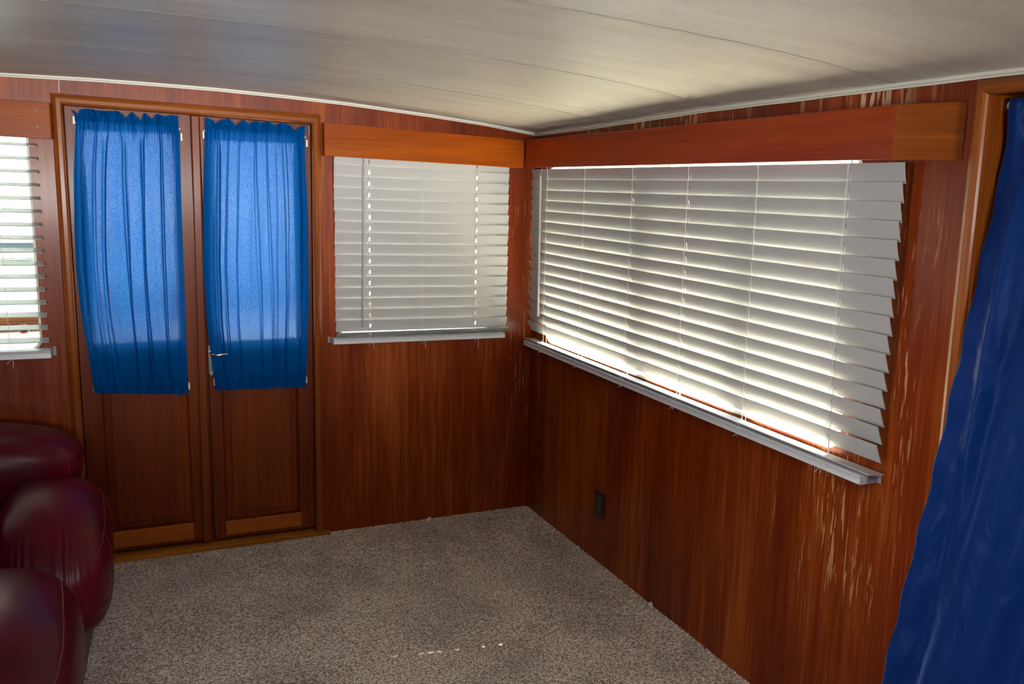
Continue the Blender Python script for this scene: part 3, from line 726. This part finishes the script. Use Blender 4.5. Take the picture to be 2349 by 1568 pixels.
for j in range(nv + 1):
    z = lerp(1.702, 0.015, j / nv); row = []
    ex = interp([(a, b) for a, b, c in edge], -z); ey = interp([(a, c) for a, b, c in edge], -z)
    for i in range(nu + 1):
        s = i / nu; y = ey - s * 0.78
        x = ex + min(1, s * 6) * 0.0
        amp = 0.012 + 0.022 * (1 - z / 1.7)
        ripple = amp * math.sin(2 * PI * (3.2 * s + 0.35 * (1.7 - z)) + 0.8) + 0.5 * amp * math.sin(2 * PI * (7.3 * s - 0.5 * z) + 2.0)
        crease = 0.020 * math.exp(-((s - 0.075 - 0.045 * (1.55 - z)) / 0.022) ** 2) * min(1, max(0, (1.66 - z) * 3)) * (1 if z > 0.85 else max(0, (z - 0.5) / 0.35))
        wr = 0.006 * pnoise(Vector((y * 9 + z * 4, z * 6, 1.5))) + 0.003 * pnoise(Vector((y * 22, z * 16 + y * 10, 7)))
        fade = min(1, s * 12)
        x = ex - (ripple * 0.6 + wr) * fade - crease - 0.02 * s * (1 - z / 1.7)
        if z > 1.5: x = lerp(x, 0.027 - 0.003 * math.sin(60 * s), min(1, (z - 1.5) / 0.16))
        if s < 0.06: x += 0.004 * math.sin(40 * z)
        row.append(bm.verts.new((x, y, z)))
    g.append(row)
for j in range(nv):
    for i in range(nu): bm.faces.new((g[j][i], g[j][i + 1], g[j + 1][i + 1], g[j + 1][i]))
cc = obj('cloth', bm, M_satin, dc, smooth=True); s_ = cc.modifiers.new('cloth', 'SOLIDIFY'); s_.thickness = 0.0015
bm = bmesh.new(); tube(bm, [(0.045, D2a - 0.006, 1.690), (0.045, D2a - 0.010, 1.690), (0.045, D2b + 0.006, 1.690)], [0.0095, 0.0115, 0.0115], 16)
obj('curtain_rod', bm, M_slat, dc, smooth=True)

# ------------------------------------------------------------------ outlet
t = thing('wall_outlet', 'dark brown double power outlet low on the right wall', 'power outlet')
bm = bmesh.new(); slab(bm, PR, rrect(-0.741, -0.663, 0.199, 0.300, 0.003), [], 0.0045, 0.0); obj('cover_plate', bm, M_outlet, t, bevel=0.0015)
for z in (0.2675, 0.2265):
    bm = bmesh.new(); slab(bm, PR, rrect(-0.7185, -0.6855, z - 0.0145, z + 0.0145, 0.012), [], 0.006, 0.003); s = obj('socket', bm, M_socket, t, bevel=0.0008)
    bm = bmesh.new()
    for du, hh in ((-0.006, 0.0045), (0.006, 0.004)): slab(bm, PR, [(-0.702 + du - 0.001, z - hh + 0.002), (-0.702 + du + 0.001, z - hh + 0.002), (-0.702 + du + 0.001, z + hh + 0.002), (-0.702 + du - 0.001, z + hh + 0.002)], [], 0.0064, 0.005)
    obj('slots', bm, M_clear, s)
bm = bmesh.new(); disc(bm, PR, -0.702, 0.247, 0.0058, 0.003, 0.0028); obj('screw', bm, M_steel, t)

# ------------------------------------------------------------------ scraps on the carpet
for (px, py, lab, sx, sy, hz) in ((1380, 1354, 'tiny cream crumb lying out on the open carpet', 0.006, 0.004, 0.004), (983, 1190, 'small white carpet tack scrap at the foot of the back wall', 0.010, 0.004, 0.012),
                      (1325, 1254, 'small white scrap at carpet edge on the right wall, nearer the corner', 0.004, 0.012, 0.008), (1492, 1387, 'larger white scrap at carpet edge on the right wall, farther from the corner', 0.004, 0.018, 0.012)):
    p = W(px, py, 2, 0.004); x = min(p.x, -0.006); y = min(p.y, -0.006); bm = bmesh.new()
    hexa(bm, [(x - sx, y - sy, 0.0), (x + sx, y - sy * 0.8, 0.0), (x + sx, y + sy, 0.0), (x - sx, y + sy * 0.7, 0.0)], [(x - sx * 0.6, y - sy * 0.9, hz), (x + sx * 0.9, y - sy * 0.4, hz * 1.3), (x + sx * 0.8, y + sy * 0.5, hz), (x - sx * 0.7, y + sy * 0.4, hz * 0.7)])
    obj('carpet_scrap', bm, M_paper, label=lab, cat='scrap')

# ------------------------------------------------------------------ sofa
sofa = thing('leather_sofa', 'oxblood red leather sofa against the back wall, left of the doors', 'sofa')
def pillow(name, lo, hi, e=(2.6, 2.6, 2.6), parent=sofa, fn=None, nu=64, nv=40, m=M_leather):
    """rounded cushion filling a box: superellipsoid with per-vertex shaping"""
    c = [(a + b) / 2 for a, b in zip(lo, hi)]; r = [(b - a) / 2 for a, b in zip(lo, hi)]
    bm = bmesh.new(); rows = []
    sp = lambda v, p: math.copysign(abs(v) ** (2.0 / p), v)
    for j in range(nv + 1):
        ph = -PI / 2 + PI * j / nv; row = []
        for i in range(nu):
            th = 2 * PI * i / nu
            x = sp(math.cos(ph), e[2]) * sp(math.cos(th), e[0]); y = sp(math.cos(ph), e[2]) * sp(math.sin(th), e[1]); z = sp(math.sin(ph), e[2])
            p = Vector((c[0] + r[0] * x, c[1] + r[1] * y, c[2] + r[2] * z))
            if fn: p = fn(p, x, y, z)
            row.append(bm.verts.new(p))
        rows.append(row)
    for j in range(nv):
        for i in range(nu):
            k = (i + 1) % nu
            bm.faces.new((rows[j][i], rows[j][k], rows[j + 1][k], rows[j + 1][i]))
    bmesh.ops.remove_doubles(bm, verts=bm.verts, dist=1e-5)
    return obj(name, bm, m, parent, smooth=True)
def f_back(p, x, y, z):
    p.z += 0.004 * pnoise(Vector((p.x * 8, 1, 1))); return p
back = pillow('back_cushion', (-3.30, -0.40, 0.345), (-1.878, -0.035, 0.655), (6, 3.2, 2.6), fn=f_back)
def f_arm(p, x, y, z):
    # front falls lower than the rear; gathers where the leather is pulled under the front pad
    t = max(0.0, min(1.0, (-0.45 - p.y) / 0.40))
    p.z -= 0.13 * t * t * max(0, (p.z - 0.05) / 0.45)
    gth = max(0.0, min(1, (-0.72 - p.y) / 0.10))
    w_ = math.sin(p.x * 230 + 4 * math.sin(p.x * 37 + 1)) * (0.6 + 0.4 * math.sin(p.x * 61))
    p.z += gth * 0.007 * w_ * max(0, z)
    p.x += gth * 0.005 * math.sin(p.z * 130 + 3 * math.sin(p.z * 31)) * max(0, x)
    return p
arm = pillow('arm_rest', (-2.15, -0.86, 0.04), (-1.790, -0.24, 0.500), (3.2, 3.2, 2.8), fn=f_arm, nu=220, nv=90)
def f_pad(p, x, y, z):
    p.z -= 0.10 * max(0, -y) ** 2; return p
pad = pillow('footrest_pad', (-2.42, -1.62, 0.03), (-1.862, -0.78, 0.425), (3.0, 2.8, 2.6), fn=f_pad, nu=120, nv=60)
seat = pillow('seat_cushion', (-3.2, -0.95, 0.16), (-2.14, -0.30, 0.40), (5, 5, 3))
bm = bmesh.new(); hexa(bm, [(-3.30, -0.30, 0.004), (-1.900, -0.30, 0.004), (-1.900, -0.05, 0.004), (-3.30, -0.05, 0.004)], [(-3.30, -0.30, 0.52), (-1.900, -0.30, 0.52), (-1.900, -0.05, 0.52), (-3.30, -0.05, 0.52)])
obj('back_frame', bm, M_leather, sofa, bevel=0.012)
bm = bmesh.new(); hexa(bm, [(-3.3, -1.75, 0.003), (-1.925, -1.75, 0.003), (-1.845, -0.30, 0.003), (-3.3, -0.30, 0.003)], [(-3.3, -1.70, 0.20), (-1.935, -1.70, 0.20), (-1.855, -0.30, 0.20), (-3.3, -0.30, 0.20)])
obj('base', bm, M_leather, sofa, bevel=0.02)
def seam(parent, pts, r=0.0022):
    """piping laid on the surface of its cushion"""
    out = []
    bvh = None
    from mathutils.bvhtree import BVHTree
    me = parent.data; bvh = BVHTree.FromPolygons([v.co for v in me.vertices], [list(p.vertices) for p in me.polygons])
    for p in pts:
        q = bvh.find_nearest(Vector(p)); out.append(q[0])
    bm = bmesh.new(); tube(bm, out, r, 6); obj('piping', bm, M_thread, parent, smooth=True)
def arc(P0, P1, P2, n=24):
    return [Vector(P0) * (1 - t) ** 2 + 2 * Vector(P1) * t * (1 - t) + Vector(P2) * t * t for t in [i / n for i in range(n + 1)]]
seam(arm, arc((-1.840, -0.30, 0.42), (-1.83, -0.55, 0.44), (-1.862, -0.80, 0.30)))
seam(arm, arc((-1.83, -0.42, 0.43), (-1.77, -0.44, 0.33), (-1.78, -0.46, 0.22)), 0.0013)
seam(arm, arc((-1.83, -0.68, 0.38), (-1.775, -0.68, 0.30), (-1.79, -0.70, 0.10)), 0.0013)
seam(pad, arc((-1.94, -0.86, 0.33), (-1.93, -1.2, 0.37), (-1.95, -1.5, 0.25)))
seam(pad, arc((-1.925, -0.95, 0.35), (-1.86, -0.97, 0.30), (-1.87, -0.99, 0.15)), 0.0013)
seam(back, [(-1.905, -0.385 + 0.02 * math.sin(t), 0.50 + 0.15 * math.cos(t)) for t in [i * PI / 12 for i in range(13)]], 0.0015)

# ------------------------------------------------------------------ outside: decks, harbour
bm = bmesh.new(); box(bm, 0.05, 0.75, -6.0, 1.0, 0.66, 0.70); struct('side_deck', bm, M_deck)
bm = bmesh.new(); box(bm, 0.048, 0.30, -1.02, -0.955, 0.70, 1.90); struct('trim_17', bm, M_ext)
bm = bmesh.new(); box(bm, 0.10, 0.28, -1.60, -1.53, 0.70, 1.90); struct('trim_18', bm, M_ext)     # outer window post and the canopy post on the side deck
bm = bmesh.new(); box(bm, -3.8, 0.75, 0.30, 3.2, -0.25, -0.20); struct('aft_deck', bm, M_ext)
bm = bmesh.new(); box(bm, -300, 300, -300, 300, -1.3, -1.2); struct('water', bm, M_water)
bm = bmesh.new(); box(bm, -3.8, 0.7, 2.36, 2.50, 0.575, 0.695)
t = obj('stern_rail', bm, M_teak, label='brown varnished wooden stern rail seen low through the open blind', cat='rail', bevel=0.02)
bm = bmesh.new(); box(bm, -3.8, 0.7, 2.40, 2.48, -0.2, 0.574); struct('transom', bm, M_ext)
t = thing('hawse_pipe', 'small round chrome ring with dark hole on the brown stern rail outside', 'fitting')
bm = bmesh.new()
slab(bm, lambda u, z, d: Vector((u, 2.359 - d, z)), [(-2.283 + 0.036 * math.cos(a), 0.600 + 0.030 * math.sin(a)) for a in [2 * PI * i / 24 for i in range(24)]],
     [[(-2.283 + 0.026 * math.cos(a), 0.600 + 0.021 * math.sin(a)) for a in [2 * PI * i / 24 for i in range(24)]]], 0.012, -0.005)
obj('ring', bm, M_chrome, t, bevel=0.003)
bm = bmesh.new(); disc(bm, lambda u, z, d: Vector((u, 2.359 - d, z)), -2.283, 0.600, 0.002, -0.004, 0.027, 20); obj('opening', bm, M_dark, t)
def boat(label, x, y, L_, col, rz):
    root = thing('moored_boat', label, 'boat'); root.location = (x, y, -1.2); root.rotation_euler = (0, 0, rz)
    bm = bmesh.new(); st = []
    for i in range(11):
        f = i / 10; hw = 1.6 * (1 - max(0, (f - 0.55) / 0.45) ** 2); h = 1.3 + 0.6 * f * f; xx = (f - 0.5) * L_
        st.append([bm.verts.new((xx, -hw, h)), bm.verts.new((xx * 0.94, -hw * 0.8, 0.1)), bm.verts.new((xx * 0.94, hw * 0.8, 0.1)), bm.verts.new((xx, hw, h))])
    for a, b in zip(st, st[1:]):
        for k in range(4): bm.faces.new((a[k], a[(k + 1) % 4], b[(k + 1) % 4], b[k]))
    bm.faces.new(st[0][::-1]); bm.faces.new(st[-1])
    hl = obj('hull', bm, M_ext, root, smooth=False)
    bm = bmesh.new(); box(bm, -L_ * 0.48, L_ * 0.18, -1.63, -1.55, 0.30, 0.62); obj('boot_stripe', bm, M_dark, hl)
    bm = bmesh.new(); hexa(bm, [(-L_ * 0.3, -1.2, 1.3), (L_ * 0.2, -1.1, 1.3), (L_ * 0.2, 1.1, 1.3), (-L_ * 0.3, 1.2, 1.3)], [(-L_ * 0.28, -1.0, 2.4), (L_ * 0.08, -0.9, 2.4), (L_ * 0.08, 0.9, 2.4), (-L_ * 0.28, 1.0, 2.4)])
    cb_ = obj('cabin', bm, M_ext, root)
    for k in range(3):
        bm = bmesh.new(); x0 = -L_ * 0.24 + k * L_ * 0.12; box(bm, x0, x0 + L_ * 0.08, -1.17, -1.0, 1.65, 2.1); obj('cabin_window', bm, M_dark, cb_)
    bm = bmesh.new(); hexa(bm, [(-L_ * 0.48, -1.3, 2.5), (-L_ * 0.1, -1.3, 2.5), (-L_ * 0.1, 1.3, 2.5), (-L_ * 0.48, 1.3, 2.5)], [(-L_ * 0.46, -1.0, 2.75), (-L_ * 0.12, -1.0, 2.75), (-L_ * 0.12, 1.0, 2.75), (-L_ * 0.46, 1.0, 2.75)])
    obj('canopy', bm, col, root)
boat('white motor boat with blue canopy moored across the water, nearest', -2.6, 31.0, 11.0, M_blue, 0.0)
boat('white motor boat moored farther off, behind the nearer one', -14.0, 46.0, 12.0, M_ext, -0.1)
boat('white motor boat moored at far left of the harbour', -30.0, 47.0, 13.0, M_blue, 0.0)
bm = bmesh.new(); box(bm, -60, 40, 52, 54, -1.1, -0.6); obj('dock', bm, M_dock, label='long grey dock across the harbour behind the boats', cat='dock')
for k, (x, y, r) in enumerate(((-14, 70, 1.1), (-11, 72, 1.3), (-19, 71, 1.0), (-8, 74, 1.2))):
    bm = bmesh.new(); bmesh.ops.create_icosphere(bm, subdivisions=4, radius=r)
    for v in bm.verts:
        v.co += v.co.normalized() * 0.9 * pnoise(v.co * 0.9 + Vector((k * 9, 0, 0))) * 0.4 + v.co.normalized() * 0.15 * pnoise(v.co * 3)
        v.co.z *= 0.75
        v.co += Vector((x, y, 0.9))
    tr = thing('shore_tree', ['round green tree on the far shore, second from left', 'tallest green tree on the far shore', 'leftmost green tree on the far shore', 'rightmost green tree on the far shore'][k], 'tree')
    obj('crown', bm, M_leaf, tr, smooth=True)
    bm = bmesh.new(); tube(bm, [(x, y, -1.2), (x, y, 0.5)], 0.12, 8); obj('trunk', bm, M_dock, tr)
bm = bmesh.new(); box(bm, -120, 90, 60, 140, -1.25, -1.0); struct('shore', bm, M_dock)
